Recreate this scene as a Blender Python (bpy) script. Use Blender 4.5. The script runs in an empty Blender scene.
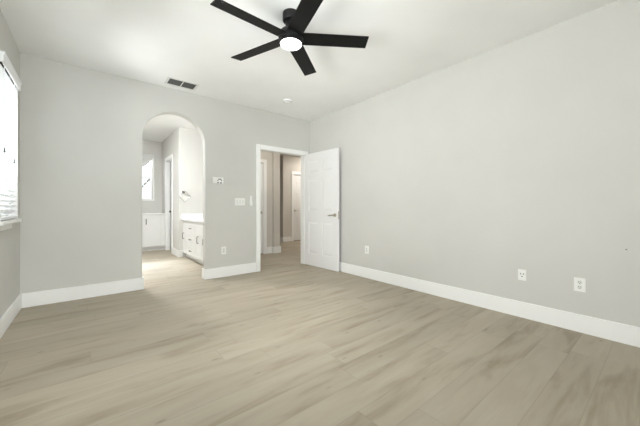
import bpy, bmesh, math, random
from mathutils import Vector, Matrix

# ---------------------------------------------------------------- camera, world, light, exposure
SC = bpy.context.scene
COL = SC.collection
PI = math.pi
F_PX = 284.13
YAW = 38.976
CY = 207.54
cam_data = bpy.data.cameras.new('camera')
cam_data.sensor_width = 36.0
cam_data.sensor_fit = 'HORIZONTAL'
cam_data.lens = F_PX / 640.0 * 36.0
cam_data.shift_y = (CY - 213.0) / 640.0
cam_data.clip_start = 0.02
cam = bpy.data.objects.new('camera', cam_data)
COL.objects.link(cam)
cam.location = (0, 0, 1.06)
cam.rotation_euler = (PI / 2, 0, -math.radians(YAW))
SC.camera = cam

world = bpy.data.worlds.new('daylight')
SC.world = world
world.use_nodes = True
wn = world.node_tree
wn.nodes['Background'].inputs[0].default_value = (0.93, 0.965, 1.0, 1)
wn.nodes['Background'].inputs[1].default_value = 1.76


def area(name, loc, direction, sx, sy, power, color=(1, 1, 1)):
    d = bpy.data.lights.new(name, 'AREA')
    d.shape = 'RECTANGLE'
    d.size, d.size_y = sx, sy
    d.energy = power
    d.color = color
    o = bpy.data.objects.new(name, d)
    COL.objects.link(o)
    o.location = loc
    o.rotation_euler = Vector(direction).to_track_quat('-Z', 'Z').to_euler()
    return o


# daylight at the windows (outside the panes) plus added fill lights at the rear and upwards
area('daylight_bedroom_window', (-1.0, 3.40, 1.60), (1, 0.25, 0.08), 0.7, 1.3, 112, (0.99, 0.99, 1.0))
area('daylight_side_window', (-1.0, 1.30, 1.60), (1, 0, 0.02), 1.9, 1.3, 118, (1.0, 0.98, 0.968))
area('side_ceiling_fill', (-1.25, 1.30, 0.55), (1, 0, 0.95), 1.9, 0.9, 60, (1.0, 0.98, 0.968))  # added upward fill at the side window, brightens the ceiling
area('rear_fill', (0.6, -0.85, 2.25), (0, 1, -0.3), 1.9, 0.9, 165, (1.0, 0.985, 0.975))  # added fill through an unseen rear window, lifts the back wall
area('rear_ceiling_fill', (0.6, -0.95, 0.55), (0, 1, 0.95), 1.9, 0.9, 105, (1.0, 0.985, 0.975))  # added upward fill from the rear, also for the ceiling
area('daylight_bathroom_window', (0.88, 9.7, 3.3), (0, -1, -0.95), 1.2, 0.8, 750, (0.98, 0.99, 1.0))

SC.view_settings.view_transform = 'Standard'
SC.view_settings.look = 'None'
SC.view_settings.gamma = 1.0
SC.view_settings.use_curve_mapping = False
SC.view_settings.exposure = 0.25


# ---------------------------------------------------------------- materials
def srgb(r, g, b):
    out = []
    for c in (r, g, b):
        c /= 255.0
        out.append(c / 12.92 if c <= 0.04045 else ((c + 0.055) / 1.055) ** 2.4)
    return tuple(out) + (1,)


def base_mat(name, col, rough=0.5, metal=0.0, spec=0.5):
    m = bpy.data.materials.new(name)
    m.use_nodes = True
    b = m.node_tree.nodes['Principled BSDF']
    b.inputs['Base Color'].default_value = col
    b.inputs['Roughness'].default_value = rough
    b.inputs['Metallic'].default_value = metal
    b.inputs['Specular IOR Level'].default_value = spec
    return m


def paint(name, col, rough=0.6, scale=260.0, bump=0.05, var=0.02, spec=0.35):
    """painted surface: faint roller texture and the slightest tone variation"""
    m = base_mat(name, col, rough, 0, spec)
    nt = m.node_tree
    b = nt.nodes['Principled BSDF']
    tc = nt.nodes.new('ShaderNodeTexCoord')
    n = nt.nodes.new('ShaderNodeTexNoise')
    n.inputs['Scale'].default_value = scale
    n.inputs['Detail'].default_value = 3
    nt.links.new(tc.outputs['Object'], n.inputs['Vector'])
    bp = nt.nodes.new('ShaderNodeBump')
    bp.inputs['Strength'].default_value = bump
    bp.inputs['Distance'].default_value = 0.002
    nt.links.new(n.outputs['Fac'], bp.inputs['Height'])
    nt.links.new(bp.outputs['Normal'], b.inputs['Normal'])
    n2 = nt.nodes.new('ShaderNodeTexNoise')
    n2.inputs['Scale'].default_value = 1.7
    nt.links.new(tc.outputs['Object'], n2.inputs['Vector'])
    mp = nt.nodes.new('ShaderNodeMapRange')
    mp.inputs['From Min'].default_value = 0.3
    mp.inputs['From Max'].default_value = 0.7
    mp.inputs['To Min'].default_value = 1 - var
    mp.inputs['To Max'].default_value = 1 + var
    nt.links.new(n2.outputs['Fac'], mp.inputs['Value'])
    mx = nt.nodes.new('ShaderNodeVectorMath')
    mx.operation = 'SCALE'
    mx.inputs[0].default_value = col[:3]
    nt.links.new(mp.outputs[0], mx.inputs['Scale'])
    nt.links.new(mx.outputs[0], b.inputs['Base Color'])
    return m


def glass(name, tint=(0.96, 0.98, 0.98, 1)):
    m = bpy.data.materials.new(name)
    m.use_nodes = True
    nt = m.node_tree
    nt.nodes.clear()
    out = nt.nodes.new('ShaderNodeOutputMaterial')
    mix = nt.nodes.new('ShaderNodeMixShader')
    tr = nt.nodes.new('ShaderNodeBsdfTransparent')
    tr.inputs[0].default_value = tint
    gl = nt.nodes.new('ShaderNodeBsdfGlossy')
    gl.inputs['Roughness'].default_value = 0.02
    fr = nt.nodes.new('ShaderNodeFresnel')
    fr.inputs['IOR'].default_value = 1.45
    nt.links.new(fr.outputs[0], mix.inputs[0])
    nt.links.new(tr.outputs[0], mix.inputs[1])
    nt.links.new(gl.outputs[0], mix.inputs[2])
    nt.links.new(mix.outputs[0], out.inputs[0])
    return m


def emit(name, col, strength):
    m = bpy.data.materials.new(name)
    m.use_nodes = True
    b = m.node_tree.nodes['Principled BSDF']
    b.inputs['Base Color'].default_value = (0.9, 0.9, 0.9, 1)
    b.inputs['Emission Color'].default_value = col
    b.inputs['Emission Strength'].default_value = strength
    return m


def slat_mat(name, col, trans=0.35):
    m = base_mat(name, col, 0.45)
    nt = m.node_tree
    b = nt.nodes['Principled BSDF']
    out = nt.nodes['Material Output']
    t = nt.nodes.new('ShaderNodeBsdfTranslucent')
    t.inputs[0].default_value = col
    mx = nt.nodes.new('ShaderNodeMixShader')
    mx.inputs[0].default_value = trans
    nt.links.new(b.outputs[0], mx.inputs[1])
    nt.links.new(t.outputs[0], mx.inputs[2])
    nt.links.new(mx.outputs[0], out.inputs[0])
    return m


def plank_floor(name):
    """light greige oak-look planks running along x"""
    W, LEN = 0.185, 1.52
    m = base_mat(name, (0.4, 0.37, 0.3, 1), 0.5, 0, 0.3)
    nt = m.node_tree
    b = nt.nodes['Principled BSDF']
    L = nt.links.new

    def math_(op, a, bb=None, clamp=False):
        n = nt.nodes.new('ShaderNodeMath')
        n.operation = op
        n.use_clamp = clamp
        for i, v in enumerate((a, bb)):
            if v is None:
                continue
            if isinstance(v, (int, float)):
                n.inputs[i].default_value = v
            else:
                L(v, n.inputs[i])
        return n.outputs[0]

    tc = nt.nodes.new('ShaderNodeTexCoord')
    sep = nt.nodes.new('ShaderNodeSeparateXYZ')
    L(tc.outputs['Object'], sep.inputs[0])
    X, Y = sep.outputs[0], sep.outputs[1]
    yy = math_('DIVIDE', math_('ADD', Y, 20 * W - 0.099), W)
    row = math_('FLOOR', yy)
    fy = math_('FRACT', yy)
    wn1 = nt.nodes.new('ShaderNodeTexWhiteNoise')
    wn1.noise_dimensions = '1D'
    L(row, wn1.inputs['W'])
    xx = math_('ADD', math_('DIVIDE', math_('ADD', X, 15.0), LEN), wn1.outputs['Value'])
    colm = math_('FLOOR', xx)
    fx = math_('FRACT', xx)
    pid = nt.nodes.new('ShaderNodeCombineXYZ')
    L(row, pid.inputs[0])
    L(colm, pid.inputs[1])
    wn2 = nt.nodes.new('ShaderNodeTexWhiteNoise')
    wn2.noise_dimensions = '2D'
    L(pid.outputs[0], wn2.inputs['Vector'])
    rnd = wn2.outputs['Value']
    # grain space, shifted per plank
    gv = nt.nodes.new('ShaderNodeCombineXYZ')
    L(math_('ADD', math_('MULTIPLY', X, 1.15), math_('MULTIPLY', rnd, 37.0)), gv.inputs[0])
    L(math_('ADD', math_('MULTIPLY', Y, 7.0), math_('MULTIPLY', rnd, 11.0)), gv.inputs[1])
    L(math_('MULTIPLY', rnd, 5.0), gv.inputs[2])
    n1 = nt.nodes.new('ShaderNodeTexNoise')       # broad streaks
    n1.inputs['Scale'].default_value = 1.15
    n1.inputs['Detail'].default_value = 4
    n1.inputs['Roughness'].default_value = 0.55
    n1.inputs['Distortion'].default_value = 0.5
    L(gv.outputs[0], n1.inputs['Vector'])
    gv2 = nt.nodes.new('ShaderNodeCombineXYZ')
    L(math_('ADD', math_('MULTIPLY', X, 2.2), math_('MULTIPLY', rnd, 21.0)), gv2.inputs[0])
    L(math_('MULTIPLY', Y, 70.0), gv2.inputs[1])
    n2 = nt.nodes.new('ShaderNodeTexNoise')       # fine grain
    n2.inputs['Scale'].default_value = 1.6
    n2.inputs['Detail'].default_value = 4
    L(gv2.outputs[0], n2.inputs['Vector'])
    ramp = nt.nodes.new('ShaderNodeValToRGB')
    e = ramp.color_ramp.elements
    e[0].position, e[0].color = 0.30, srgb(*DARK_OAK)
    e[1].position, e[1].color = 0.68, srgb(*LIGHT_OAK)
    e3 = ramp.color_ramp.elements.new(0.46)
    e3.color = srgb(*MID_OAK)
    L(n1.outputs['Fac'], ramp.inputs[0])
    # knots
    kv = nt.nodes.new('ShaderNodeCombineXYZ')
    L(math_('MULTIPLY', X, 2.4), kv.inputs[0])
    L(math_('MULTIPLY', Y, 7.5), kv.inputs[1])
    vor = nt.nodes.new('ShaderNodeTexVoronoi')
    vor.inputs['Scale'].default_value = 1.3
    L(kv.outputs[0], vor.inputs['Vector'])
    knot = math_('SUBTRACT', 1.0, math_('MULTIPLY', vor.outputs['Distance'], 9.0), True)
    # brightness factor
    tone = math_('ADD', 0.93, math_('MULTIPLY', rnd, 0.11))
    fine = math_('ADD', 0.93, math_('MULTIPLY', n2.outputs['Fac'], 0.12))
    k = math_('SUBTRACT', 1.0, math_('MULTIPLY', knot, 0.40))
    # seams
    ey = math_('MINIMUM', fy, math_('SUBTRACT', 1.0, fy))
    ex = math_('MULTIPLY', math_('MINIMUM', fx, math_('SUBTRACT', 1.0, fx)), LEN / W)
    edge = math_('MINIMUM', ey, ex)
    seam = math_('SUBTRACT', 1.0, math_('DIVIDE', edge, 0.010), True)
    s = math_('SUBTRACT', 1.0, math_('MULTIPLY', seam, 0.30))
    f = math_('MULTIPLY', math_('MULTIPLY', tone, fine), math_('MULTIPLY', k, s))
    sc = nt.nodes.new('ShaderNodeVectorMath')
    sc.operation = 'SCALE'
    L(ramp.outputs[0], sc.inputs[0])
    L(f, sc.inputs['Scale'])
    L(sc.outputs[0], b.inputs['Base Color'])
    bp = nt.nodes.new('ShaderNodeBump')
    bp.inputs['Strength'].default_value = 0.25
    bp.inputs['Distance'].default_value = 0.001
    L(math_('SUBTRACT', math_('MULTIPLY', n2.outputs['Fac'], 0.3), seam), bp.inputs['Height'])
    L(bp.outputs['Normal'], b.inputs['Normal'])
    L(math_('ADD', 0.46, math_('MULTIPLY', n2.outputs['Fac'], 0.14)), b.inputs['Roughness'])
    return m


DARK_OAK, MID_OAK, LIGHT_OAK = (150, 139, 120), (169, 159, 141), (176, 167, 150)
M = {}
M['wall'] = paint('wall_paint', srgb(207, 206, 201), 0.6)
M['hallwall'] = paint('hall_paint', srgb(210, 206, 198), 0.6)
M['ceiling'] = paint('ceiling_paint', srgb(246, 246, 244), 0.8, 120, 0.12)
M['trim'] = paint('trim_paint', srgb(243, 243, 241), 0.4, 90, 0.02, 0.008, 0.45)
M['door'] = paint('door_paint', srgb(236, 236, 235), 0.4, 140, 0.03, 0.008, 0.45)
M['shadedoor'] = paint('shade_grey_door', srgb(172, 172, 171), 0.45, 140, 0.03, 0.008, 0.4)  # grey stands in for the dark shade of the recessed doorway
M['cabinet'] = paint('cabinet_paint', srgb(232, 232, 230), 0.4, 120, 0.02, 0.008, 0.45)
M['floor'] = plank_floor('oak_plank_floor')
M['black'] = paint('matte_black', srgb(15, 15, 16), 0.45, 200, 0.03, 0.05, 0.3)
M['blade'] = paint('black_blade', srgb(12, 12, 12), 0.5, 60, 0.05, 0.06, 0.2)
M['plastic'] = paint('white_plastic', srgb(240, 240, 237), 0.35, 100, 0.01, 0.01, 0.5)
M['offplastic'] = paint('off_white_plastic', srgb(226, 226, 222), 0.4, 100, 0.01, 0.01, 0.5)  # slightly greyer white for rockers, inserts, buttons and vent frame
M['dark'] = paint('dark_slot', srgb(45, 45, 45), 0.6, 100, 0.02, 0.02)
M['grey'] = paint('dark_grey_plastic', srgb(92, 93, 92), 0.5, 100, 0.02, 0.02)
M['louver'] = paint('grey_louver_metal', srgb(120, 121, 117), 0.5, 100, 0.02, 0.02)
M['duct'] = paint('dark_duct', srgb(60, 60, 58), 0.7, 100, 0.02, 0.02)
M['nickel'] = base_mat('brushed_nickel', srgb(190, 184, 168), 0.28, 1.0)
M['pull'] = base_mat('dark_nickel_pull', srgb(88, 86, 83), 0.4, 1.0)
M['chrome'] = base_mat('polished_chrome', srgb(205, 206, 206), 0.18, 1.0)
M['quartz'] = paint('white_quartz', srgb(234, 234, 233), 0.25, 30, 0.0, 0.01, 0.5)
M['slat'] = slat_mat('white_blind_slat', srgb(238, 239, 239), 0.05)
M['fabric'] = slat_mat('white_valance_fabric', srgb(226, 226, 224), 0.06)
M['vinyl'] = paint('white_window_vinyl', srgb(240, 241, 242), 0.35, 80, 0.01, 0.005)
M['glass'] = glass('window_glass')
M['doorgap'] = paint('dark_door_gap', srgb(40, 39, 37), 0.7, 100, 0.02, 0.02)  # dark colour standing in for the shadow under closed doors
M['lens'] = emit('fan_light_lens', (1.0, 0.97, 0.95, 1), 6.5)
M['vanity_lens'] = emit('vanity_light_lens', (0.98, 0.99, 1.0, 1), 15.0)
M['hall_lens'] = emit('hall_light_lens', (1.0, 0.93, 0.85, 1), 340.0)
M['bath_lens'] = emit('bathroom_lamp_lens', (0.97, 0.985, 1.0, 1), 260.0)
M['roof'] = paint('grey_roof', srgb(110, 104, 98), 0.8, 30, 0.2, 0.1)
M['hall_lens_near'] = emit('hall_light_lens_near', (1.0, 0.93, 0.85, 1), 125.0)
M['leaf'] = paint('garden_leaf', srgb(92, 104, 92), 0.7, 20, 0.1, 0.2)
M['stucco'] = paint('pale_stucco', srgb(226, 222, 214), 0.8, 60, 0.2, 0.04)


# ---------------------------------------------------------------- mesh helpers
def nb():
    return bmesh.new()


def box(bm, x0, x1, y0, y1, z0, z1, mat=None):
    g = bmesh.ops.create_cube(bm, size=1.0)
    vs = g['verts']
    for v in vs:
        v.co = Vector(((x0 + x1) / 2 + v.co.x * (x1 - x0), (y0 + y1) / 2 + v.co.y * (y1 - y0), (z0 + z1) / 2 + v.co.z * (z1 - z0)))
        if mat is not None:
            v.co = mat @ v.co
    return vs


def tube(bm, p0, p1, r0, r1=None, seg=16, caps=True):
    r1 = r0 if r1 is None else r1
    p0, p1 = Vector(p0), Vector(p1)
    d = p1 - p0
    q = d.to_track_quat('Z', 'Y').to_matrix().to_4x4()
    g = bmesh.ops.create_cone(bm, cap_ends=caps, segments=seg, radius1=r0, radius2=r1, depth=d.length)
    mt = Matrix.Translation((p0 + p1) / 2) @ q
    for v in g['verts']:
        v.co = mt @ v.co
    return g['verts']


def path(bm, pts, r, seg=8, closed=False):
    """a round bar through the points, as one connected sweep"""
    pts = [Vector(p) for p in pts]
    n = len(pts)
    rings = []
    for i, p in enumerate(pts):
        a = pts[(i - 1) % n] if (closed or i > 0) else p
        c = pts[(i + 1) % n] if (closed or i < n - 1) else p
        t = (c - a).normalized()
        up = Vector((0, 0, 1)) if abs(t.z) < 0.95 else Vector((1, 0, 0))
        if closed:
            nrm = (pts[1] - pts[0]).cross(pts[2] - pts[1]).normalized()
            up = nrm
        s = t.cross(up).normalized()
        u = s.cross(t).normalized()
        rings.append([bm.verts.new(p + r * (math.cos(2 * PI * k / seg) * s + math.sin(2 * PI * k / seg) * u)) for k in range(seg)])
    m = n if closed else n - 1
    for i in range(m):
        A, B = rings[i], rings[(i + 1) % n]
        for k in range(seg):
            bm.faces.new((A[k], A[(k + 1) % seg], B[(k + 1) % seg], B[k]))
    if not closed:
        bm.faces.new(rings[0][::-1])
        bm.faces.new(rings[-1])


def lathe(bm, prof, cx, cy, seg=40):
    """prof: list of (r, z) from one end of the axis to the other"""
    rings = []
    for r, z in prof:
        if r < 1e-5:
            rings.append([bm.verts.new((cx, cy, z))])
        else:
            rings.append([bm.verts.new((cx + r * math.cos(2 * PI * k / seg), cy + r * math.sin(2 * PI * k / seg), z)) for k in range(seg)])
    for A, B in zip(rings, rings[1:]):
        for k in range(seg):
            k2 = (k + 1) % seg
            if len(A) == 1 and len(B) == 1:
                continue
            if len(A) == 1:
                bm.faces.new((A[0], B[k2], B[k]))
            elif len(B) == 1:
                bm.faces.new((A[k], A[k2], B[0]))
            else:
                bm.faces.new((A[k], A[k2], B[k2], B[k]))


def prism(bm, pts, axis, a, b):
    """2-D outline extruded along an axis: x -> pts are (y,z); y -> (x,z); z -> (x,y)"""
    def P(p, t):
        return {'x': (t, p[0], p[1]), 'y': (p[0], t, p[1]), 'z': (p[0], p[1], t)}[axis]
    A = [bm.verts.new(P(p, a)) for p in pts]
    B = [bm.verts.new(P(p, b)) for p in pts]
    n = len(pts)
    bm.faces.new(A)
    bm.faces.new(B[::-1])
    for i in range(n):
        bm.faces.new((A[i], B[i], B[(i + 1) % n], A[(i + 1) % n]))


def obj(name, bm, mat, parent=None, smooth=None, bevel=0.0, bseg=2):
    bmesh.ops.recalc_face_normals(bm, faces=bm.faces)
    me = bpy.data.meshes.new(name)
    bm.to_mesh(me)
    bm.free()
    o = bpy.data.objects.new(name, me)
    COL.objects.link(o)
    me.materials.append(mat)
    if bevel:
        md = o.modifiers.new('bevel', 'BEVEL')
        md.width = bevel
        md.segments = bseg
        md.limit_method = 'ANGLE'
        md.angle_limit = math.radians(40)
    if smooth:
        for p in me.polygons:
            p.use_smooth = True
        me.set_sharp_from_angle(angle=math.radians(smooth))
    if parent is not None:
        o.parent = parent
    return o


def empty(name, loc=(0, 0, 0), rz=0.0):
    o = bpy.data.objects.new(name, None)
    COL.objects.link(o)
    o.location = loc
    o.rotation_euler = (0, 0, rz)
    o.empty_display_size = 0.1
    return o


def tag(o, label, cat, group=None):
    o['label'] = label
    o['category'] = cat
    if group:
        o['group'] = group
    return o


def struct(name, bm, mat, parent=None, label=None, **kw):
    o = obj(name, bm, mat, parent, **kw)
    if parent is None:
        o['kind'] = 'structure'
    if label:
        o['label'] = label
    return o


def copy_tree(o, parent=None):
    c = o.copy()
    COL.objects.link(c)
    if parent is not None:
        c.parent = parent
    for ch in list(o.children):
        copy_tree(ch, c)
    return c


# ---------------------------------------------------------------- room measures (metres)
XL, XR = -0.575, 3.243
YB, YR = 4.3126, -0.272
H = 2.695
WT = 0.12                       # wall thickness
YB2 = YB + WT
BH, BT = 0.152, 0.015           # baseboard
AX0, AX1, ATOP = 0.527, 1.318, 2.372    # arch
AR = (AX1 - AX0) / 2
DX0, DX1, DTOP = 2.195, 3.124, 2.045    # bedroom door opening
BX = 1.47                       # bathroom right wall
BY0, BYF = 6.60, 8.45           # nook return wall, bathroom far wall
BH2 = 2.785                     # bathroom ceiling
HX = 2.24                       # hall starts
W1 = (3.20, 3.77, 0.955, 2.165)  # window by the corner: y0 y1 z0 z1
W2 = (0.35, 2.25, 0.95, 2.15)
W3 = (-0.4, 1.6, 0.95, 2.15)      # added unseen rear window, x0 x1 z0 z1
W4 = (0.55, 1.265, 1.262, 2.395)  # bathroom window, x0 x1 z0 z1


def wall_grid(bm, axis, a, b, u0, u1, z0, z1, holes):
    """slab of wall with rectangular holes; axis = thickness axis ('x' or 'y')"""
    us = sorted({u0, u1} | {h[0] for h in holes} | {h[1] for h in holes})
    zs = sorted({z0, z1} | {h[2] for h in holes} | {h[3] for h in holes})
    for i in range(len(us) - 1):
        for j in range(len(zs) - 1):
            uc, zc = (us[i] + us[i + 1]) / 2, (zs[j] + zs[j + 1]) / 2
            if any(h[0] < uc < h[1] and h[2] < zc < h[3] for h in holes):
                continue
            if axis == 'x':
                box(bm, a, b, us[i], us[i + 1], zs[j], zs[j + 1])
            else:
                box(bm, us[i], us[i + 1], a, b, zs[j], zs[j + 1])
    bmesh.ops.remove_doubles(bm, verts=bm.verts, dist=1e-5)


# ---------------------------------------------------------------- setting: floor, ceilings, walls
bm = nb(); box(bm, XL - 0.3, 6.8, YR - 0.3, 9.6, -0.08, 0.0)
struct('floor', bm, M['floor'])
bm = nb(); box(bm, XL - WT, XR + WT, YR - WT, YB2, H, H + 0.1)
struct('ceiling', bm, M['ceiling'])
bm = nb(); box(bm, XL - WT, HX, YB2, BYF + 0.15, BH2, BH2 + 0.1)
struct('ceiling_bathroom', bm, M['ceiling'])
bm = nb(); box(bm, HX, 6.8, YB2, 9.6, H, H + 0.1)
struct('ceiling_hall', bm, M['ceiling'])

# back wall: one outline with the arch and the door cut out
bm = nb()
out = [(XL - WT, 0.0), (AX0, 0.0)]
zc = ATOP - AR
for k in range(33):
    t = PI - PI * k / 32
    out.append(((AX0 + AX1) / 2 + AR * math.cos(t), zc + AR * math.sin(t)))
out += [(AX1, 0.0), (DX0, 0.0), (DX0, DTOP), (DX1, DTOP), (DX1, 0.0), (XR + WT, 0.0), (XR + WT, H), (XL - WT, H)]
prism(bm, out, 'y', YB, YB2)
bm.edges.ensure_lookup_table()
ed = []
for e in bm.edges:
    a, b = e.verts
    if abs(a.co.y - b.co.y) > 1e-6:
        continue
    mx, mz = (a.co.x + b.co.x) / 2, (a.co.z + b.co.z) / 2
    if AX0 - 1e-4 <= mx <= AX1 + 1e-4 and mz > 0.001 and mz < ATOP + 0.01:
        ed.append(e)
bmesh.ops.bevel(bm, geom=ed, offset=0.018, segments=4, profile=0.5, affect='EDGES')
struct('wall_back', bm, M['wall'], smooth=35)

bm = nb(); wall_grid(bm, 'x', XL - WT, XL, YR - WT, YB2, 0, H, [W1, W2])
struct('wall_left', bm, M['wall'])
bm = nb(); box(bm, XR, XR + WT, YR - WT, YB, 0, H)
struct('wall_right', bm, M['wall'])
bm = nb(); wall_grid(bm, 'y', YR - WT, YR, XL, XR, 0, H, [W3])
struct('wall_rear', bm, M['wall'])

# bathroom shell
bm = nb(); box(bm, XL - WT, XL, YB2, BYF + WT, 0, BH2)
struct('wall_bathroom_left', bm, M['wall'])
bm = nb(); wall_grid(bm, 'y', BYF, BYF + WT, XL, BX + WT, 0, BH2, [W4])
struct('wall_bathroom_back', bm, M['wall'])
BD0, BD1, BDT = 7.22, 7.90, 2.215
bm = nb(); wall_grid(bm, 'x', BX, BX + WT, BY0, BYF, 0, BH2, [(BD0, BD1, 0, BDT)])
box(bm, BX + WT, HX - WT, BY0, BY0 + WT, 0, BH2)
bmesh.ops.remove_doubles(bm, verts=bm.verts, dist=1e-5)
struct('wall_bathroom_right', bm, M['wall'])
bm = nb(); box(bm, HX - WT, HX, YB2, BYF + WT, 0, BH2)
struct('wall_bathroom_nook', bm, M['wall'])

# hall shell
HY = 5.85
HD0, HD1, HDT = 2.30, 3.085, 2.09
bm = nb(); wall_grid(bm, 'y', HY, HY + WT, HX, 3.30, 0, H, [(HD0, HD1, 0, HDT)])
struct('wall_hall_left', bm, M['hallwall'])
bm = nb(); box(bm, 3.30, 3.475, HY - 0.07, HY + WT, 0, H)
box(bm, 3.475, 6.6, HY - 0.07, HY + WT, 2.34, H)
struct('wall_hall_opening', bm, M['hallwall'], bevel=0.01)
FY = 7.50
FD0, FD1, FDT = 4.985, 5.80, 2.12
bm = nb(); wall_grid(bm, 'y', FY, FY + WT, 4.61, 6.6, 0, H, [(FD0, FD1, 0, FDT)])
box(bm, 4.61, 4.73, FY + WT, 9.2, 0, H)
bmesh.ops.remove_doubles(bm, verts=bm.verts, dist=1e-5)
struct('wall_hall_back', bm, M['hallwall'])
bm = nb(); box(bm, 3.18, 4.73, 9.2, 9.32, 0, H); box(bm, 3.18, 3.30, HY + WT, 9.2, 0, H)
struct('wall_hall_side', bm, M['hallwall'])
bm = nb(); box(bm, 6.6, 6.72, YB2, FY + WT, 0, H); box(bm, XR + WT, 6.72, YB, YB2, 0, H)
struct('wall_hall_right', bm, M['hallwall'])


# baseboards
def bb(bm, x0, x1, y0, y1, h=BH):
    box(bm, x0, x1, y0, y1, 0, h)


bm = nb()
bb(bm, XL + BT, AX0 + 0.006, YB - BT, YB)
bb(bm, AX0 - 0.004, AX0 + BT, YB - BT, YB2)
bb(bm, AX1 - 0.006, DX0 - 0.068, YB - BT, YB)
bb(bm, AX1 - BT, AX1 + 0.004, YB - BT, YB2)
bb(bm, DX1 + 0.068, XR - BT, YB - BT, YB)
struct('baseboard_back', bm, M['trim'], bevel=0.004)
bm = nb(); bb(bm, XL, XL + BT, YR, YB)
struct('baseboard_left', bm, M['trim'], bevel=0.004)
bm = nb(); bb(bm, XR - BT, XR, YR, YB)
struct('baseboard_right', bm, M['trim'], bevel=0.004)
bm = nb(); bb(bm, XL + BT, XR - BT, YR, YR + BT)
struct('baseboard_rear', bm, M['trim'], bevel=0.004)
bm = nb()
bb(bm, BX - BT, BX, BY0 - BT, BD0 - 0.07)
bb(bm, BX, 1.545, BY0 - BT, BY0)
struct('baseboard_bathroom', bm, M['trim'], bevel=0.004)
bm = nb()
bb(bm, HD1 + 0.07, 3.30 - BT, HY - BT, HY)
bb(bm, 3.30 - BT, 3.475 + BT, HY - 0.07 - BT, HY - 0.07)
bb(bm, 3.30 - BT, 3.30, HY - 0.07, HY - BT)
bb(bm, 3.475, 3.475 + BT, HY - 0.07, HY + WT)
bb(bm, 4.61 - BT, FD0 - 0.08, FY - BT, FY)
bb(bm, 4.61 - BT, 4.61, FY, 9.2)
struct('baseboard_hall', bm, M['trim'], bevel=0.004)


# door casings (trim)
def casing(name, axis, face, sgn, u0, u1, top, cw=0.065, ct=0.018, depth=WT):
    """flat casing round an opening on the wall face, with the jamb lining; sgn = direction of the room side"""
    bm = nb()
    def bx(ua, ub, fa, fb, z0, z1):
        fa, fb = min(fa, fb), max(fa, fb)
        if axis == 'y':
            box(bm, ua, ub, fa, fb, z0, z1)
        else:
            box(bm, fa, fb, ua, ub, z0, z1)
    f1 = face + sgn * ct
    bx(u0 - cw, u0 + 0.008, face, f1, 0, top + cw)
    bx(u1 - 0.008, u1 + cw, face, f1, 0, top + cw)
    bx(u0 + 0.008, u1 - 0.008, face, f1, top - 0.008, top + cw)
    back = face - sgn * depth
    bx(u0, u0 + 0.014, face, back, 0, top)
    bx(u1 - 0.014, u1, face, back, 0, top)
    bx(u0 + 0.014, u1 - 0.014, face, back, top - 0.014, top)
    return struct(name, bm, M['trim'], bevel=0.003)


casing('trim_1', 'y', YB, -1, DX0, DX1, DTOP)
casing('trim_2', 'y', HY, -1, HD0, HD1, HDT)
casing('trim_3', 'y', FY, -1, FD0, FD1, FDT, 0.08)
casing('trim_4', 'x', BX, -1, BD0, BD1, BDT, 0.07)


# ---------------------------------------------------------------- panel doors
def panel_door(name, w, h, t, rows, mat, label):
    """leaf in local x (from the hinge) / z, thickness in y; raised panels on both faces.
    rows: list of (z0, z1); two panels per row"""
    bm = nb()
    st, mid = 0.115, 0.10
    pw = (w - 2 * st - mid) / 2
    cols = [(st, st + pw), (st + pw + mid, w - st)]
    core = 0.010
    box(bm, 0.02, w - 0.02, core, t - core, 0.02, h - 0.02)
    # stiles, muntin
    box(bm, 0, st, 0, t, 0, h)
    box(bm, w - st, w, 0, t, 0, h)
    box(bm, st + pw, st + pw + mid, 0, t, 0, h)
    edges = [0.0]
    for z0, z1 in rows:
        edges += [z0, z1]
    edges.append(h)
    for c0, c1 in cols:
        for i in range(0, len(edges), 2):
            box(bm, c0, c1, 0, t, edges[i], edges[i + 1])
        for z0, z1 in rows:
            for ya, yb in ((core, 0.002), (t - core, t - 0.002)):   # raised field with sloped margins
                g = 0.016
                s = 0.045
                A = [bm.verts.new((x, ya, z)) for x, z in ((c0 + g, z0 + g), (c1 - g, z0 + g), (c1 - g, z1 - g), (c0 + g, z1 - g))]
                B = [bm.verts.new((x, yb, z)) for x, z in ((c0 + s, z0 + s), (c1 - s, z0 + s), (c1 - s, z1 - s), (c0 + s, z1 - s))]
                bm.faces.new(B)
                for k in range(4):
                    bm.faces.new((A[k], A[(k + 1) % 4], B[(k + 1) % 4], B[k]))
    o = obj(name, bm, mat, None)
    o['kind'] = 'structure'
    o['label'] = label
    return o


def lever(parent, x, z, face, sgn, direction):
    """lever handle on a local y face: rosette, neck and lever"""
    bm = nb()
    tube(bm, (x, face, z), (x, face + sgn * 0.008, z), 0.032, 0.030, 24)
    tube(bm, (x, face + sgn * 0.008, z), (x, face + sgn * 0.045, z), 0.011, 0.011, 16)
    y = face + sgn * 0.047
    path(bm, [(x - 0.012 * direction, y, z), (x, y, z), (x + 0.03 * direction, y + sgn * 0.004, z), (x + 0.07 * direction, y + sgn * 0.003, z - 0.003), (x + 0.118 * direction, y - sgn * 0.004, z - 0.006)], 0.0085, 10)
    return obj('handle', bm, M['nickel'], parent, smooth=40)


ROWS6 = [(0.22, 0.80), (0.985, 1.56), (1.675, 1.90)]
d1 = panel_door('door_1', 0.86, 2.03, 0.035, ROWS6, M['door'],
                'white six-panel bedroom door standing open against the right wall')
ang = math.atan2(3.43 - 4.288, 3.150 - 3.105)
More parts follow.
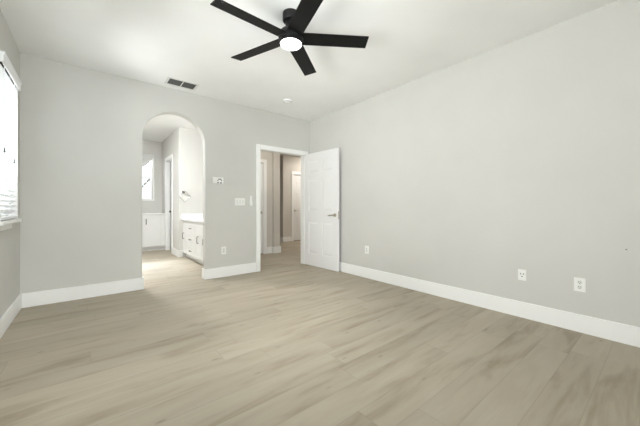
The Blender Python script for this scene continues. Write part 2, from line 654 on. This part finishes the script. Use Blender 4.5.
# local -y is the face seen from the room: with local x pointing into the room, local -y points to -x
d1.location = (3.105, 4.288, 0.010)
d1.rotation_euler = (0, 0, ang)
lever(d1, 0.86 - 0.066, 0.925, 0.0, -1, -1)
bm = nb(); box(bm, 0.86, 0.8615, 0.006, 0.029, 0.86, 0.99); tube(bm, (0.86, 0.0175, 0.925), (0.868, 0.0175, 0.925), 0.009, 0.007, 12)
obj('latch', bm, M['nickel'], d1)
for hz in (0.20, 1.02, 1.84):
    bm = nb(); tube(bm, (-0.004, 0.040, hz - 0.045), (-0.004, 0.040, hz + 0.045), 0.006, 0.006, 10)
    box(bm, -0.003, 0.0, 0.006, 0.04, hz - 0.045, hz + 0.045)
    obj('hinge', bm, M['nickel'], d1)

d2 = panel_door('door_2', HD1 - HD0 - 0.034, HDT - 0.03, 0.035, ROWS6, M['door'],
                'white closed hall door nearest the bedroom doorway, on its left')
d2.location = (HD0 + 0.017, HY + 0.02, 0.012)
lever(d2, HD1 - HD0 - 0.034 - 0.05, 0.935, 0.0, -1, -1)
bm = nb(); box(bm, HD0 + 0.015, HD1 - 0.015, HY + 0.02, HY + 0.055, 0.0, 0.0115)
struct('door_gap_1', bm, M['doorgap'])  # dark strip in place of the shaded gap under the leaf
d3 = panel_door('door_3', FD1 - FD0 - 0.034, FDT - 0.03, 0.035, ROWS6, M['door'],
                'white closed door at the far end of the hall')
d3.location = (FD0 + 0.017, FY + 0.03, 0.012)
lever(d3, 0.06, 0.95, 0.0, -1, 1)
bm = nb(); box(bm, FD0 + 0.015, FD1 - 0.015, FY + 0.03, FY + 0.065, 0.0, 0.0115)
struct('door_gap_2', bm, M['doorgap'])  # same dark strip for the shaded gap below this door
d4 = panel_door('door_4', BD1 - BD0 - 0.034, BDT - 0.03, 0.035, ROWS6, M['shadedoor'],
                'door greyed as if in shade, set back in the bathroom side wall, beside the white cabinet')
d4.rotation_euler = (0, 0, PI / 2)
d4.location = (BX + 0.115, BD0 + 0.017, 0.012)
# local y -> -x : local y grows towards the bathroom; the visible face is at local y = t
bm = nb()
kx = BD1 - BD0 - 0.034 - 0.30
tube(bm, (kx, 0.035, 0.95), (kx, 0.043, 0.95), 0.030, 0.028, 20)
tube(bm, (kx, 0.043, 0.95), (kx, 0.075, 0.95), 0.010, 0.010, 14)
g = bmesh.ops.create_uvsphere(bm, u_segments=18, v_segments=12, radius=0.028)
for v in g['verts']:
    v.co = Vector((v.co.x + kx, v.co.y * 0.8 + 0.088, v.co.z + 0.95))
obj('knob', bm, M['black'], d4, smooth=40)


# ---------------------------------------------------------------- windows
def window(name, axis, hole, face, back, sgn, sill=None, label=None):
    """vinyl frame with a meeting rail and two panes; face = room side plane, back = outer plane"""
    u0, u1, z0, z1 = hole
    bm = nb()
    f0 = back + sgn * 0.015
    f1 = back + sgn * 0.065
    def bx(b, ua, ub, fa, fb, za, zb):
        fa, fb = min(fa, fb), max(fa, fb)
        if axis == 'y':
            box(b, ua, ub, fa, fb, za, zb)
        else:
            box(b, fa, fb, ua, ub, za, zb)
    fw = 0.035
    bx(bm, u0, u0 + fw, f0, f1, z0, z1)
    bx(bm, u1 - fw, u1, f0, f1, z0, z1)
    bx(bm, u0 + fw, u1 - fw, f0, f1, z0, z0 + fw)
    bx(bm, u0 + fw, u1 - fw, f0, f1, z1 - fw, z1)
    zm = (z0 + z1) / 2
    bx(bm, u0 + fw, u1 - fw, f0, f1, zm - 0.02, zm + 0.02)
    w = struct(name, bm, M['vinyl'], bevel=0.003, label=label)
    for za, zb in ((z0 + fw, zm - 0.02), (zm + 0.02, z1 - fw)):
        b2 = nb()
        bx(b2, u0 + fw, u1 - fw, f0 + sgn * 0.02, f0 + sgn * 0.026, za, zb)
        obj('pane', b2, M['glass'], w)
    if sill:
        b3 = nb()
        a, b, out_, th = sill
        bx(b3, a, b, f1, face + sgn * out_, z0 - th, z0)
        bx(b3, a + 0.03, b - 0.03, face + sgn * 0.001, face + sgn * 0.014, z0 - th - 0.05, z0 - th)
        obj('sill', b3, M['trim'], w, bevel=0.004)
    return w


w1 = window('window_1', 'x', W1, XL, XL - WT, 1, None, 'narrow sash window behind the blind in the left wall')
# stool and apron: the stool fills the sill of the opening and its horns run past both sides
bm = nb()
box(bm, XL - 0.055, XL, W1[0], W1[1], W1[2] - 0.001, W1[2] + 0.012)
box(bm, XL, XL + 0.075, W1[0] - 0.10, W1[1] + 0.09, W1[2] - 0.028, W1[2] + 0.002)
box(bm, XL, XL + 0.016, W1[0] - 0.07, W1[1] + 0.06, W1[2] - 0.085, W1[2] - 0.028)
obj('sill', bm, M['trim'], w1, bevel=0.004)
window('window_2', 'x', W2, XL, XL - WT, 1)
window('added_window_3', 'y', W3, YR, YR - WT, 1)  # added opening behind the camera that lets the rear fill in
w4 = window('window_4', 'y', W4, BYF, BYF + WT, -1, None, 'white framed bathroom window over the low cabinet')
bm = nb()
cw = 0.028
box(bm, W4[0] - cw, W4[0], BYF - 0.014, BYF, W4[2] - cw, W4[3] + cw)
box(bm, W4[1], W4[1] + cw, BYF - 0.014, BYF, W4[2] - cw, W4[3] + cw)
box(bm, W4[0], W4[1], BYF - 0.014, BYF, W4[2] - cw, W4[2])
box(bm, W4[0], W4[1], BYF - 0.014, BYF, W4[3], W4[3] + cw)
obj('casing', bm, M['trim'], w4, bevel=0.003)

# ---------------------------------------------------------------- bedroom blind
vb = empty('venetian_blind', (XL, 3.48, 2.2))
tag(vb, 'white horizontal slat blind with box valance on the left wall window', 'blind')


def local(o, parent):
    """keep the mesh's world place under a moved parent (parents here are only translated)"""
    o.parent = parent
    o.matrix_parent_inverse = Matrix.Translation(-parent.location)
    return o


bm = nb()
SP, SW, TILT = 0.0425, 0.053, math.radians(40)
z = W1[2] + 0.065
XS = XL + 0.031
while z < 2.13:
    cx_, cz_ = math.cos(TILT) * SW / 2, math.sin(TILT) * SW / 2
    n = 5
    top = []
    for k in range(n):
        t = -1 + 2 * k / (n - 1)
        crown = 0.004 * (1 - t * t)
        top.append((XS + t * cx_ - crown * math.sin(TILT), z + t * cz_ + crown * math.cos(TILT)))
    ring = top + [(x, zz - 0.0028) for x, zz in reversed(top)]
    prism(bm, [(x, zz) for x, zz in ring], 'y', 3.175, 3.775)
    z += SP
local(obj('slats', bm, M['slat'], None, smooth=30), vb)
bm = nb(); box(bm, XL, XL + 0.056, 3.780, 3.803, W1[2] + 0.003, 2.148)
struct('trim_7', bm, M['trim'], bevel=0.002)
bm = nb(); box(bm, XS - 0.026, XS + 0.024, 3.172, 3.778, W1[2] + 0.008, W1[2] + 0.030)
local(obj('bottom_rail', bm, M['vinyl'], None, bevel=0.004), vb)
bm = nb(); box(bm, XL + 0.001, XL + 0.048, 3.175, 3.775, 2.150, 2.205)
local(obj('headrail', bm, M['dark'], None, bevel=0.002), vb)  # dark colour stands in for the shadow gap below the valance
bm = nb()
prism(bm, [(XL + 0.060, 2.148), (XL + 0.067, 2.148), (XL + 0.072, 2.156), (XL + 0.072, 2.206), (XL + 0.080, 2.216), (XL + 0.080, 2.228), (XL + 0.060, 2.228)], 'y', 3.135, 3.835)
for ya, yb in ((3.135, 3.145), (3.825, 3.835)):
    box(bm, XL + 0.001, XL + 0.064, ya, yb, 2.148, 2.228)
box(bm, XL + 0.001, XL + 0.064, 3.145, 3.825, 2.220, 2.228)
local(obj('valance', bm, M['vinyl'], None, bevel=0.002), vb)
for y in (3.27, 3.48, 3.69):
    bm = nb(); box(bm, XS + 0.0225, XS + 0.0235, y - 0.004, y + 0.004, W1[2] + 0.02, 2.16)
    local(obj('ladder_cord', bm, M['vinyl'], None), vb)
for y, zt in ((3.235, 1.50), (3.60, 1.46)):
    bm = nb()
    tube(bm, (XL + 0.062, y, zt + 0.02), (XL + 0.062, y, 2.17), 0.0016, 0.0016, 6)
    c = obj('pull_cord', bm, M['vinyl'], None)
    local(c, vb)
    bm = nb(); lathe(bm, [(0.0, zt + 0.024), (0.003, zt + 0.022), (0.0065, zt - 0.010), (0.006, zt - 0.015), (0.0, zt - 0.017)], XL + 0.062, y, 12)
    t = obj('tassel', bm, M['grey'], None, smooth=40)
    t.parent = c
    t.matrix_parent_inverse = Matrix.Identity(4)

# ---------------------------------------------------------------- ceiling fan
FX, FYY = 1.317, 2.017
fan = empty('ceiling_fan', (FX, FYY, H))
tag(fan, 'black five-blade ceiling fan with a glowing round light', 'ceiling fan')
ZB = 2.487                       # blade plane


def fobj(name, bm, mat, **kw):
    return local(obj(name, bm, mat, None, **kw), fan)


bm = nb(); lathe(bm, [(0, H), (0.068, H), (0.070, H - 0.004), (0.070, H - 0.060), (0.066, H - 0.067), (0.050, H - 0.070), (0, H - 0.070)], FX, FYY)
fobj('canopy', bm, M['black'], smooth=35)
bm = nb(); lathe(bm, [(0, H - 0.066), (0.046, H - 0.066), (0.046, ZB + 0.070), (0.054, ZB + 0.052), (0, ZB + 0.052)], FX, FYY)
fobj('downrod', bm, M['black'], smooth=35)
bm = nb(); lathe(bm, [(0, ZB + 0.062), (0.050, ZB + 0.062), (0.088, ZB + 0.052), (0.104, ZB + 0.030), (0.106, ZB + 0.002), (0.104, ZB - 0.016), (0.098, ZB - 0.022), (0, ZB - 0.022)], FX, FYY)
fobj('motor_housing', bm, M['black'], smooth=35)
bm = nb(); lathe(bm, [(0, ZB - 0.020), (0.098, ZB - 0.020), (0.100, ZB - 0.028), (0.098, ZB - 0.046), (0.090, ZB - 0.049), (0, ZB - 0.049)], FX, FYY)
lk = fobj('light_kit', bm, M['black'], smooth=35)
bm = nb(); lathe(bm, [(0, ZB - 0.0485), (0.089, ZB - 0.0485), (0.089, ZB - 0.052), (0.084, ZB - 0.058), (0.060, ZB - 0.063), (0.025, ZB - 0.065), (0, ZB - 0.0655)], FX, FYY)
ln = obj('lens', bm, M['lens'], None, smooth=60)
ln.parent = lk
A0, BW, R0, R1 = -0.588, 0.131, 0.085, 0.655
for k in range(5):
    a = A0 + k * 2 * PI / 5
    bm = nb()
    pitch = math.radians(-11.5)
    vs = box(bm, R0, R1, -BW / 2, BW / 2, -0.004, 0.004)
    mt = Matrix.Translation((FX, FYY, ZB)) @ Matrix.Rotation(a, 4, 'Z') @ Matrix.Rotation(pitch, 4, 'X')
    for v in bm.verts:
        v.co = mt @ v.co
    fobj('blade', bm, M['blade'], bevel=0.003)

# ---------------------------------------------------------------- ceiling vent and smoke detector
vent = empty('air_vent', (0.942, 4.06, H))
tag(vent, 'white framed double air vent with dark louvers on the ceiling above the arch', 'air vent')


def vobj(name, bm, mat, **kw):
    return local(obj(name, bm, mat, None, **kw), vent)


vx0, vx1, vy0, vy1 = 0.755, 1.13, 3.945, 4.175
bm = nb()
zb0 = H - 0.007
box(bm, vx0, vx1, vy0, vy0 + 0.026, zb0, H)
box(bm, vx0, vx1, vy1 - 0.026, vy1, zb0, H)
box(bm, vx0, vx0 + 0.028, vy0 + 0.026, vy1 - 0.026, zb0, H)
box(bm, vx1 - 0.028, vx1, vy0 + 0.026, vy1 - 0.026, zb0, H)
xm = (vx0 + vx1) / 2
box(bm, xm - 0.006, xm + 0.006, vy0 + 0.026, vy1 - 0.026, zb0, H)
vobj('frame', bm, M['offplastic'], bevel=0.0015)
bm = nb(); box(bm, vx0 + 0.02, vx1 - 0.02, vy0 + 0.02, vy1 - 0.02, H - 0.0012, H - 0.0002)
vobj('backing', bm, M['duct'])
for xa, xb in ((vx0 + 0.028, xm - 0.006), (xm + 0.006, vx1 - 0.028)):
    bm = nb()
    y = vy0 + 0.036
    while y < vy1 - 0.03:
        prism(bm, [(y, H - 0.0014), (y + 0.0015, H - 0.0014), (y + 0.0070, H - 0.0066), (y + 0.0055, H - 0.0066)], 'x', xa, xb)
        y += 0.0125
    vobj('louvers', bm, M['grey'])

bm = nb(); lathe(bm, [(0, H), (0.070, H), (0.071, H - 0.006), (0.068, H - 0.014), (0.062, H - 0.018), (0.056, H - 0.030), (0.046, H - 0.036), (0, H - 0.037)], 2.345, 3.685, 36)
sd = obj('smoke_detector', bm, M['plastic'], None, smooth=30)
tag(sd, 'small round white smoke detector on the ceiling near the far corner', 'smoke detector')
bm = nb(); lathe(bm, [(0, H - 0.0365), (0.012, H - 0.0365), (0.011, H - 0.040), (0, H - 0.0405)], 2.345, 3.685, 16)
obj('test_button', bm, M['offplastic'], sd, smooth=40)
bm = nb()
for k in range(24):
    a = 2 * PI * k / 24
    mt = Matrix.Translation((2.345, 3.685, H - 0.024)) @ Matrix.Rotation(a, 4, 'Z')
    box(bm, 0.0575, 0.0605, -0.004, 0.004, -0.005, 0.005, mt)
obj('vent_slots', bm, M['grey'], sd)

# ---------------------------------------------------------------- things on the back wall
def plate(bm, x0, x1, z0, z1, y=YB, t=0.006):
    box(bm, x0, x1, y - t, y, z0, z1)


th = empty('thermostat', (1.50, YB, 1.469))
tag(th, 'white wall thermostat with dark buttons between the arch and the door', 'thermostat')


def thobj(name, bm, mat, **kw):
    return local(obj(name, bm, mat, None, **kw), th)


tx0, tx1, tz0, tz1 = 1.421, 1.580, 1.421, 1.516
bm = nb(); box(bm, tx0, tx1, YB - 0.024, YB, tz0, tz1)
thobj('body', bm, M['plastic'], bevel=0.005)
bm = nb(); box(bm, tx0 + 0.006, tx0 + 0.066, YB - 0.027, YB - 0.0235, tz0 + 0.014, tz1 - 0.008)
thobj('cover', bm, M['plastic'], bevel=0.002)
bm = nb(); box(bm, 1.500, 1.548, YB - 0.0256, YB - 0.0235, 1.480, 1.496)
thobj('display', bm, M['grey'], bevel=0.001)
for bxx, bzz, bw2, bh2 in ((1.493, 1.466, 0.018, 0.014), (1.549, 1.466, 0.018, 0.014), (1.495, 1.434, 0.026, 0.016), (1.540, 1.434, 0.026, 0.016)):
    bm = nb(); box(bm, bxx - bw2 / 2, bxx + bw2 / 2, YB - 0.0268, YB - 0.0235, bzz - bh2 / 2, bzz + bh2 / 2)
    thobj('button', bm, M['grey'], bevel=0.002)

sw = empty('light_switch', (1.85, YB, 1.15))
tag(sw, 'wide white three-rocker light switch plate left of the door frame', 'light switch')
bm = nb(); plate(bm, 1.767, 1.935, 1.094, 1.210)
local(obj('plate', bm, M['plastic'], None, bevel=0.003), sw)
for k in range(3):
    xc = 1.851 + (k - 1) * 0.046
    bm = nb()
    prism(bm, [(YB - 0.0055, 1.119), (YB - 0.0075, 1.119), (YB - 0.0115, 1.152), (YB - 0.0075, 1.185), (YB - 0.0055, 1.185)], 'x', xc - 0.0165, xc + 0.0165)
    local(obj('rocker', bm, M['offplastic'], None, bevel=0.001), sw)

rc = empty('fan_remote', (2.031, YB, 1.17))
tag(rc, 'slim white fan remote in its wall cradle beside the door frame', 'remote control')
bm = nb()
box(bm, 2.006, 2.056, YB - 0.008, YB, 1.090, 1.165)
box(bm, 2.006, 2.056, YB - 0.026, YB - 0.008, 1.090, 1.094)
box(bm, 2.006, 2.009, YB - 0.026, YB - 0.008, 1.094, 1.165)
box(bm, 2.053, 2.056, YB - 0.026, YB - 0.008, 1.094, 1.165)
box(bm, 2.009, 2.053, YB - 0.026, YB - 0.0235, 1.094, 1.160)
local(obj('cradle', bm, M['plastic'], None, bevel=0.001), rc)
bm = nb(); box(bm, 2.010, 2.052, YB - 0.022, YB - 0.0085, 1.096, 1.248)
local(obj('body', bm, M['plastic'], None, bevel=0.006, bseg=3), rc)
for bz in (1.226, 1.207, 1.188):
    bm = nb(); tube(bm, (2.031, YB - 0.0235, bz), (2.031, YB - 0.0215, bz), 0.006, 0.006, 14)
    local(obj('button', bm, M['offplastic'], None), rc)


def duplex(name, c, wall, style, label, size=(0.072, 0.116), group=None):
    """receptacle: c = centre on the wall; wall 'back' faces -y, 'right' faces -x. Built facing -y in local space"""
    o = empty(name, c, 0.0 if wall == 'back' else -PI / 2)
    tag(o, label, 'outlet', group)
    w, h = size
    bm = nb(); box(bm, -w / 2, w / 2, -0.006, 0, -h / 2, h / 2)
    obj('plate', bm, M['plastic'], o, bevel=0.0025)
    if style == 'decora':
        bm = nb(); box(bm, -0.0165, 0.0165, -0.0078, -0.0055, -0.034, 0.034)
        obj('insert', bm, M['offplastic'], o, bevel=0.001)
    if style == 'round':
        bm = nb(); tube(bm, (0, -0.0055, 0), (0, -0.0078, 0), 0.024, 0.024, 28)
        obj('insert', bm, M['plastic'], o)
        for dx, dz, hw, hh in ((-0.0115, 0.011, 0.0035, 0.006), (0.0115, 0.011, 0.0035, 0.006), (0.0, -0.014, 0.006, 0.004)):
            bm = nb(); box(bm, dx - hw, dx + hw, -0.0086, -0.0074, dz - hh, dz + hh)
            obj('slot', bm, M['dark'], o, bevel=0.0005)
        return o
    for s in (1, -1):
        zc_ = s * 0.0205
        if style == 'duplex':
            bm = nb(); tube(bm, (0, -0.0055, zc_), (0, -0.0078, zc_), 0.0172, 0.0172, 26)
            ins = obj('receptacle', bm, M['offplastic'], o)
        else:
            ins = o
            zc_ = s * 0.018
        for dx, hw, dz, hh in ((-0.0065, 0.0016, 0.004, 0.0048), (0.0065, 0.0016, 0.004, 0.004), (0, 0.0026, -0.009, 0.0026)):
            bm = nb(); box(bm, dx - hw, dx + hw, -0.0086, -0.0074, zc_ + dz - hh, zc_ + dz + hh)
            obj('slot', bm, M['dark'], ins)
    return o


duplex('wall_outlet', (1.590, YB, 0.402), 'back', 'decora', 'white outlet low on the back wall between arch and door')
duplex('wall_outlet', (XR, 2.883, 0.424), 'right', 'decora', 'white outlet low on the right wall, nearest the open door')
duplex('wall_outlet', (XR, 0.905, 0.410), 'right', 'round', 'white outlet with three dark holes, middle one on the right wall', (0.066, 0.104))
duplex('wall_outlet', (XR, 0.489, 0.403), 'right', 'duplex', 'white duplex outlet nearest the camera on the right wall', (0.076, 0.116))

bm = nb(); tube(bm, (XR, 0.219, 0.734), (XR - 0.006, 0.219, 0.734), 0.003, 0.003, 10); tube(bm, (XR - 0.006, 0.219, 0.734), (XR - 0.0075, 0.219, 0.734), 0.0055, 0.005, 12)
tag(obj('nail', bm, M['louver'], None), 'tiny grey nail in the right wall near the right picture edge', 'nail')

# ---------------------------------------------------------------- bathroom vanity
VX, VY0, VY1 = 1.548, 4.52, BY0 - 0.004
van = empty('vanity_cabinet', (VX, 5.55, 0))
tag(van, 'white bathroom vanity cabinet with drawers seen through the arch', 'vanity')


def vn(name, bm, mat, parent=None, **kw):
    o = obj(name, bm, mat, None, **kw)
    if parent is None:
        return local(o, van)
    o.parent = parent
    return o


def front(y0, y1, z0, z1, x=VX):
    """shaker front facing -x"""
    b = nb()
    t, fr = 0.018, 0.045 if (z1 - z0) > 0.25 and (y1 - y0) > 0.2 else 0.03
    box(b, x - t + 0.008, x, y0 + fr, y1 - fr, z0 + fr, z1 - fr)
    box(b, x - t, x, y0, y0 + fr, z0, z1)
    box(b, x - t, x, y1 - fr, y1, z0, z1)
    box(b, x - t, x, y0 + fr, y1 - fr, z0, z0 + fr)
    box(b, x - t, x, y0 + fr, y1 - fr, z1 - fr, z1)
    return b


def pull_h(x, yc, zc_, ln=0.10):
    b = nb()
    path(b, [(x - 0.0005, yc - ln / 2, zc_), (x - 0.022, yc - ln / 2, zc_), (x - 0.028, yc - ln / 2 + 0.008, zc_), (x - 0.028, yc + ln / 2 - 0.008, zc_), (x - 0.022, yc + ln / 2, zc_), (x - 0.0005, yc + ln / 2, zc_)], 0.0065, 8)
    return b


def pull_v(x, yc, zc_, ln=0.12):
    b = nb()
    path(b, [(x - 0.0005, yc, zc_ - ln / 2), (x - 0.022, yc, zc_ - ln / 2), (x - 0.028, yc, zc_ - ln / 2 + 0.008), (x - 0.028, yc, zc_ + ln / 2 - 0.008), (x - 0.022, yc, zc_ + ln / 2), (x - 0.0005, yc, zc_ + ln / 2)], 0.0065, 8)
    return b


bm = nb()
box(bm, VX, HX - WT - 0.004, VY0, VY1, 0.10, 0.785)
box(bm, VX + 0.06, HX - WT - 0.004, VY0, VY1, 0.0, 0.10)
vn('body', bm, M['cabinet'])
XF = VX - 0.018
GA = 0.006
for y0, y1, kind in ((6.16, 6.52, 'door_far'), (5.66, 6.16, 'drawers'), (5.24, 5.66, 'door_near'), (4.78, 5.24, 'door_far')):
    if kind == 'drawers':
        for z0, z1 in ((0.555, 0.735), (0.300, 0.555), (0.110, 0.300)):
            d = vn('drawer', front(y0 + GA, y1 - GA, z0 + GA, z1 - GA), M['cabinet'], bevel=0.002)
            vn('handle', pull_h(XF, (y0 + y1) / 2, (z0 + z1) / 2 + 0.005), M['pull'], d, smooth=50)
    else:
        vn('false_front', front(y0 + GA, y1 - GA, 0.555 + GA, 0.735 - GA), M['cabinet'], bevel=0.002)
        d = vn('door', front(y0 + GA, y1 - GA, 0.110 + GA, 0.555 - GA), M['cabinet'], bevel=0.002)
        yc = y1 - 0.10 if kind == 'door_far' else y0 + 0.24
        vn('handle', pull_v(XF, y0 + 0.26 if kind == 'door_far' else y0 + 0.16, 0.47), M['pull'], d, smooth=50)
bm = nb()
box(bm, VX - 0.035, HX - WT - 0.002, VY0, BY0 - 0.002, 0.786, 0.826)
ct = obj('vanity_countertop', bm, M['quartz'], None, bevel=0.004)
tag(ct, 'white quartz countertop with splash on the bathroom vanity', 'countertop')
bm = nb()
box(bm, VX - 0.035, HX - WT - 0.002, BY0 - 0.022, BY0 - 0.002, 0.826, 0.930)
box(bm, HX - WT - 0.022, HX - WT - 0.002, VY0, BY0 - 0.022, 0.826, 0.930)
obj('backsplash', bm, M['quartz'], ct, bevel=0.002)

# the vanity's light bar, on the nook wall above the counter
vl = empty('vanity_light', (HX - WT, 5.55, 2.08))
tag(vl, 'long white light bar on the wall above the vanity', 'wall lamp')
bm = nb(); box(bm, HX - WT - 0.030, HX - WT, 4.72, 5.68, 2.03, 2.13)
local(obj('back_plate', bm, M['chrome'], None, bevel=0.004), vl)
for y in (4.85, 5.20, 5.55):
    bm = nb(); lathe(bm, [(0, 2.13), (0.05, 2.13), (0.055, 2.11), (0.055, 2.03), (0.05, 2.01), (0, 2.01)], HX - WT - 0.095, y, 24)
    local(obj('lamp_shade', bm, M['vanity_lens'], None, smooth=40), vl)
    bm = nb(); tube(bm, (HX - WT - 0.031, y, 2.08), (HX - WT - 0.045, y, 2.08), 0.02, 0.02, 14)
    local(obj('arm', bm, M['chrome'], None), vl)

# towel ring on the nook's return wall
tr = empty('towel_ring', (1.565, BY0, 1.385))
tag(tr, 'diamond-shaped chrome towel ring on the wall above the vanity', 'towel ring')
bm = nb(); box(bm, 1.535, 1.585, BY0 - 0.010, BY0, 1.365, 1.415); box(bm, 1.550, 1.570, BY0 - 0.045, BY0 - 0.010, 1.380, 1.400)
local(obj('mount', bm, M['pull'], None, bevel=0.003), tr)
bm = nb()
cxr, czr, rr = 1.580, 1.300, 0.118
pts = []
for q in range(4):
    a0 = PI / 2 + q * PI / 2
    for s in (-0.35, 0, 0.35):
        a = a0 + s * 0.35
        r_ = rr * (1 - 0.06 * (s == 0)) * (1 / (abs(math.cos(a)) + abs(math.sin(a))) if s else 1)
        pts.append((cxr + r_ * math.cos(a), BY0 - 0.040, czr + r_ * math.sin(a)))
path(bm, pts, 0.0055, 8, True)
local(obj('ring', bm, M['chrome'], None, smooth=60), tr)

# ---------------------------------------------------------------- low cabinet under the bathroom window
CYF, CX1 = 7.975, BX - 0.006
lc = empty('bathroom_cabinet', (1.0, CYF, 0))
tag(lc, 'low white cabinet under the bathroom window, at the end of the bathroom', 'cabinet')
bm = nb()
box(bm, 0.10, CX1, CYF, BYF - 0.003, 0.09, 0.885)
box(bm, 0.10, CX1, CYF + 0.06, BYF - 0.003, 0.0, 0.09)
local(obj('body', bm, M['cabinet'], None), lc)


def front_y(x0, x1, z0, z1, y):
    b = nb()
    t, fr = 0.018, 0.055
    box(b, x0 + fr, x1 - fr, y - t + 0.008, y, z0 + fr, z1 - fr)
    box(b, x0, x0 + fr, y - t, y, z0, z1)
    box(b, x1 - fr, x1, y - t, y, z0, z1)
    box(b, x0 + fr, x1 - fr, y - t, y, z0, z0 + fr)
    box(b, x0 + fr, x1 - fr, y - t, y, z1 - fr, z1)
    return b


for x0, x1, hx in ((0.985, 1.415, 1.048), (0.545, 0.975, 0.94), (0.11, 0.535, 0.145)):
    d = local(obj('door', front_y(x0, x1, 0.105, 0.855, CYF), M['cabinet'], None, bevel=0.002), lc)
    b = nb()
    yh = CYF - 0.018
    path(b, [(hx, yh - 0.0005, 0.655), (hx, yh - 0.024, 0.655), (hx, yh - 0.030, 0.665), (hx, yh - 0.030, 0.765), (hx, yh - 0.024, 0.775), (hx, yh - 0.0005, 0.775)], 0.008, 8)
    hd = obj('handle', b, M['pull'], None, smooth=50)
    hd.parent = d
bm = nb(); box(bm, 0.08, CX1, CYF - 0.03, BYF - 0.003, 0.886, 0.921)
tp = obj('cabinet_countertop', bm, M['quartz'], None, bevel=0.003)
tag(tp, 'white countertop on the low cabinet under the bathroom window', 'countertop')

# swag valance over the bathroom window
bm = nb()
vx0_, vx1_ = W4[0] - 0.05, W4[1] + 0.01
n = 24
for k in range(n):
    def prof(i):
        t = i / n
        x = vx0_ + (vx1_ - vx0_) * t
        zb_ = W4[3] - 0.32 * (math.sin(PI * min(max(t, 0), 1)) ** 0.8) - 0.03
        return x, zb_
    (xa, za), (xb, zb_) = prof(k), prof(k + 1)
    rows = 10
    for j in range(rows):
        def pt(x, zl, s):
            z_ = W4[3] + 0.02 + (zl - W4[3] - 0.02) * s
            return (x, BYF - 0.030 - 0.018 * math.sin(s * PI * 3.5) ** 2 * (0.4 + s), z_)
        q = [pt(xa, za, j / rows), pt(xb, zb_, j / rows), pt(xb, zb_, (j + 1) / rows), pt(xa, za, (j + 1) / rows)]
        bm.faces.new([bm.verts.new(p) for p in q])
bmesh.ops.remove_doubles(bm, verts=bm.verts, dist=1e-5)
sv = obj('window_valance', bm, M['fabric'], None, smooth=60)
md = sv.modifiers.new('thick', 'SOLIDIFY'); md.thickness = 0.004
tag(sv, 'white draped fabric valance across the top of the bathroom window', 'valance')
bm = nb(); tube(bm, (vx0_ - 0.01, BYF - 0.030, W4[3] + 0.022), (vx1_ + 0.01, BYF - 0.030, W4[3] + 0.022), 0.009, 0.009, 12)
for x in (vx0_ + 0.02, vx1_ - 0.02):
    tube(bm, (x, BYF - 0.030, W4[3] + 0.022), (x, BYF - 0.0135, W4[3] + 0.022), 0.006, 0.006, 8)
obj('rod', bm, M['vinyl'], sv)

# ---------------------------------------------------------------- hall ceiling lamp and what stands outside
def lamp(name, x, y, z, label, lens):
    o = empty(name, (x, y, z))
    tag(o, label, 'ceiling lamp', 'hall ceiling lamps')
    b = nb(); lathe(b, [(0, z), (0.10, z), (0.102, z - 0.012), (0.09, z - 0.016), (0, z - 0.016)], x, y, 28)
    local(obj('trim_ring', b, M['plastic'], None, smooth=35), o)
    b = nb(); lathe(b, [(0, z - 0.0155), (0.085, z - 0.0155), (0.080, z - 0.024), (0.05, z - 0.030), (0, z - 0.032)], x, y, 28)
    local(obj('lens', b, M[lens], None, smooth=60), o)
    return o


lamp('hall_lamp', 3.0, 4.95, H, 'round warm ceiling lamp in the hall just beyond the bedroom door', 'hall_lens_near')
lamp('hall_lamp', 5.6, 6.7, H, 'round warm ceiling lamp in front of the far hall door', 'hall_lens')
o = empty('bathroom_lamp', (0.30, 5.6, BH2))
tag(o, 'round white ceiling lamp in the middle of the bathroom behind the arch', 'ceiling lamp')
b = nb(); lathe(b, [(0, BH2), (0.16, BH2), (0.162, BH2 - 0.02), (0.15, BH2 - 0.025), (0, BH2 - 0.025)], 0.30, 5.6, 32)
local(obj('base', b, M['plastic'], None, smooth=35), o)
b = nb(); lathe(b, [(0, BH2 - 0.0245), (0.148, BH2 - 0.0245), (0.14, BH2 - 0.05), (0.10, BH2 - 0.07), (0.05, BH2 - 0.08), (0, BH2 - 0.082)], 0.30, 5.6, 32)
local(obj('lens', b, M['bath_lens'], None, smooth=60), o)

# thin sloped wall standing in for the neighbour's gable beyond the bathroom window
b = nb()
prism(b, [(0.149, 0.0), (6.2, 0.0), (3.2, 3.71)], 'y', 14.0, 14.3)
ow = struct('neighbour_gable', b, M['stucco'])
b = nb()
n = 26
for k in range(n):
    t0, t1 = (k + 0.1) / n, (k + 0.72) / n
    p = [(0.149 + 3.051 * t, 3.712 * t) for t in (t0, t1)]
    prism(b, [p[0], p[1], (p[1][0] - 0.03, p[1][1] + 0.05), (p[0][0] - 0.03, p[0][1] + 0.05)], 'y', 13.97, 14.3)
obj('roof_edge', b, M['roof'], ow)
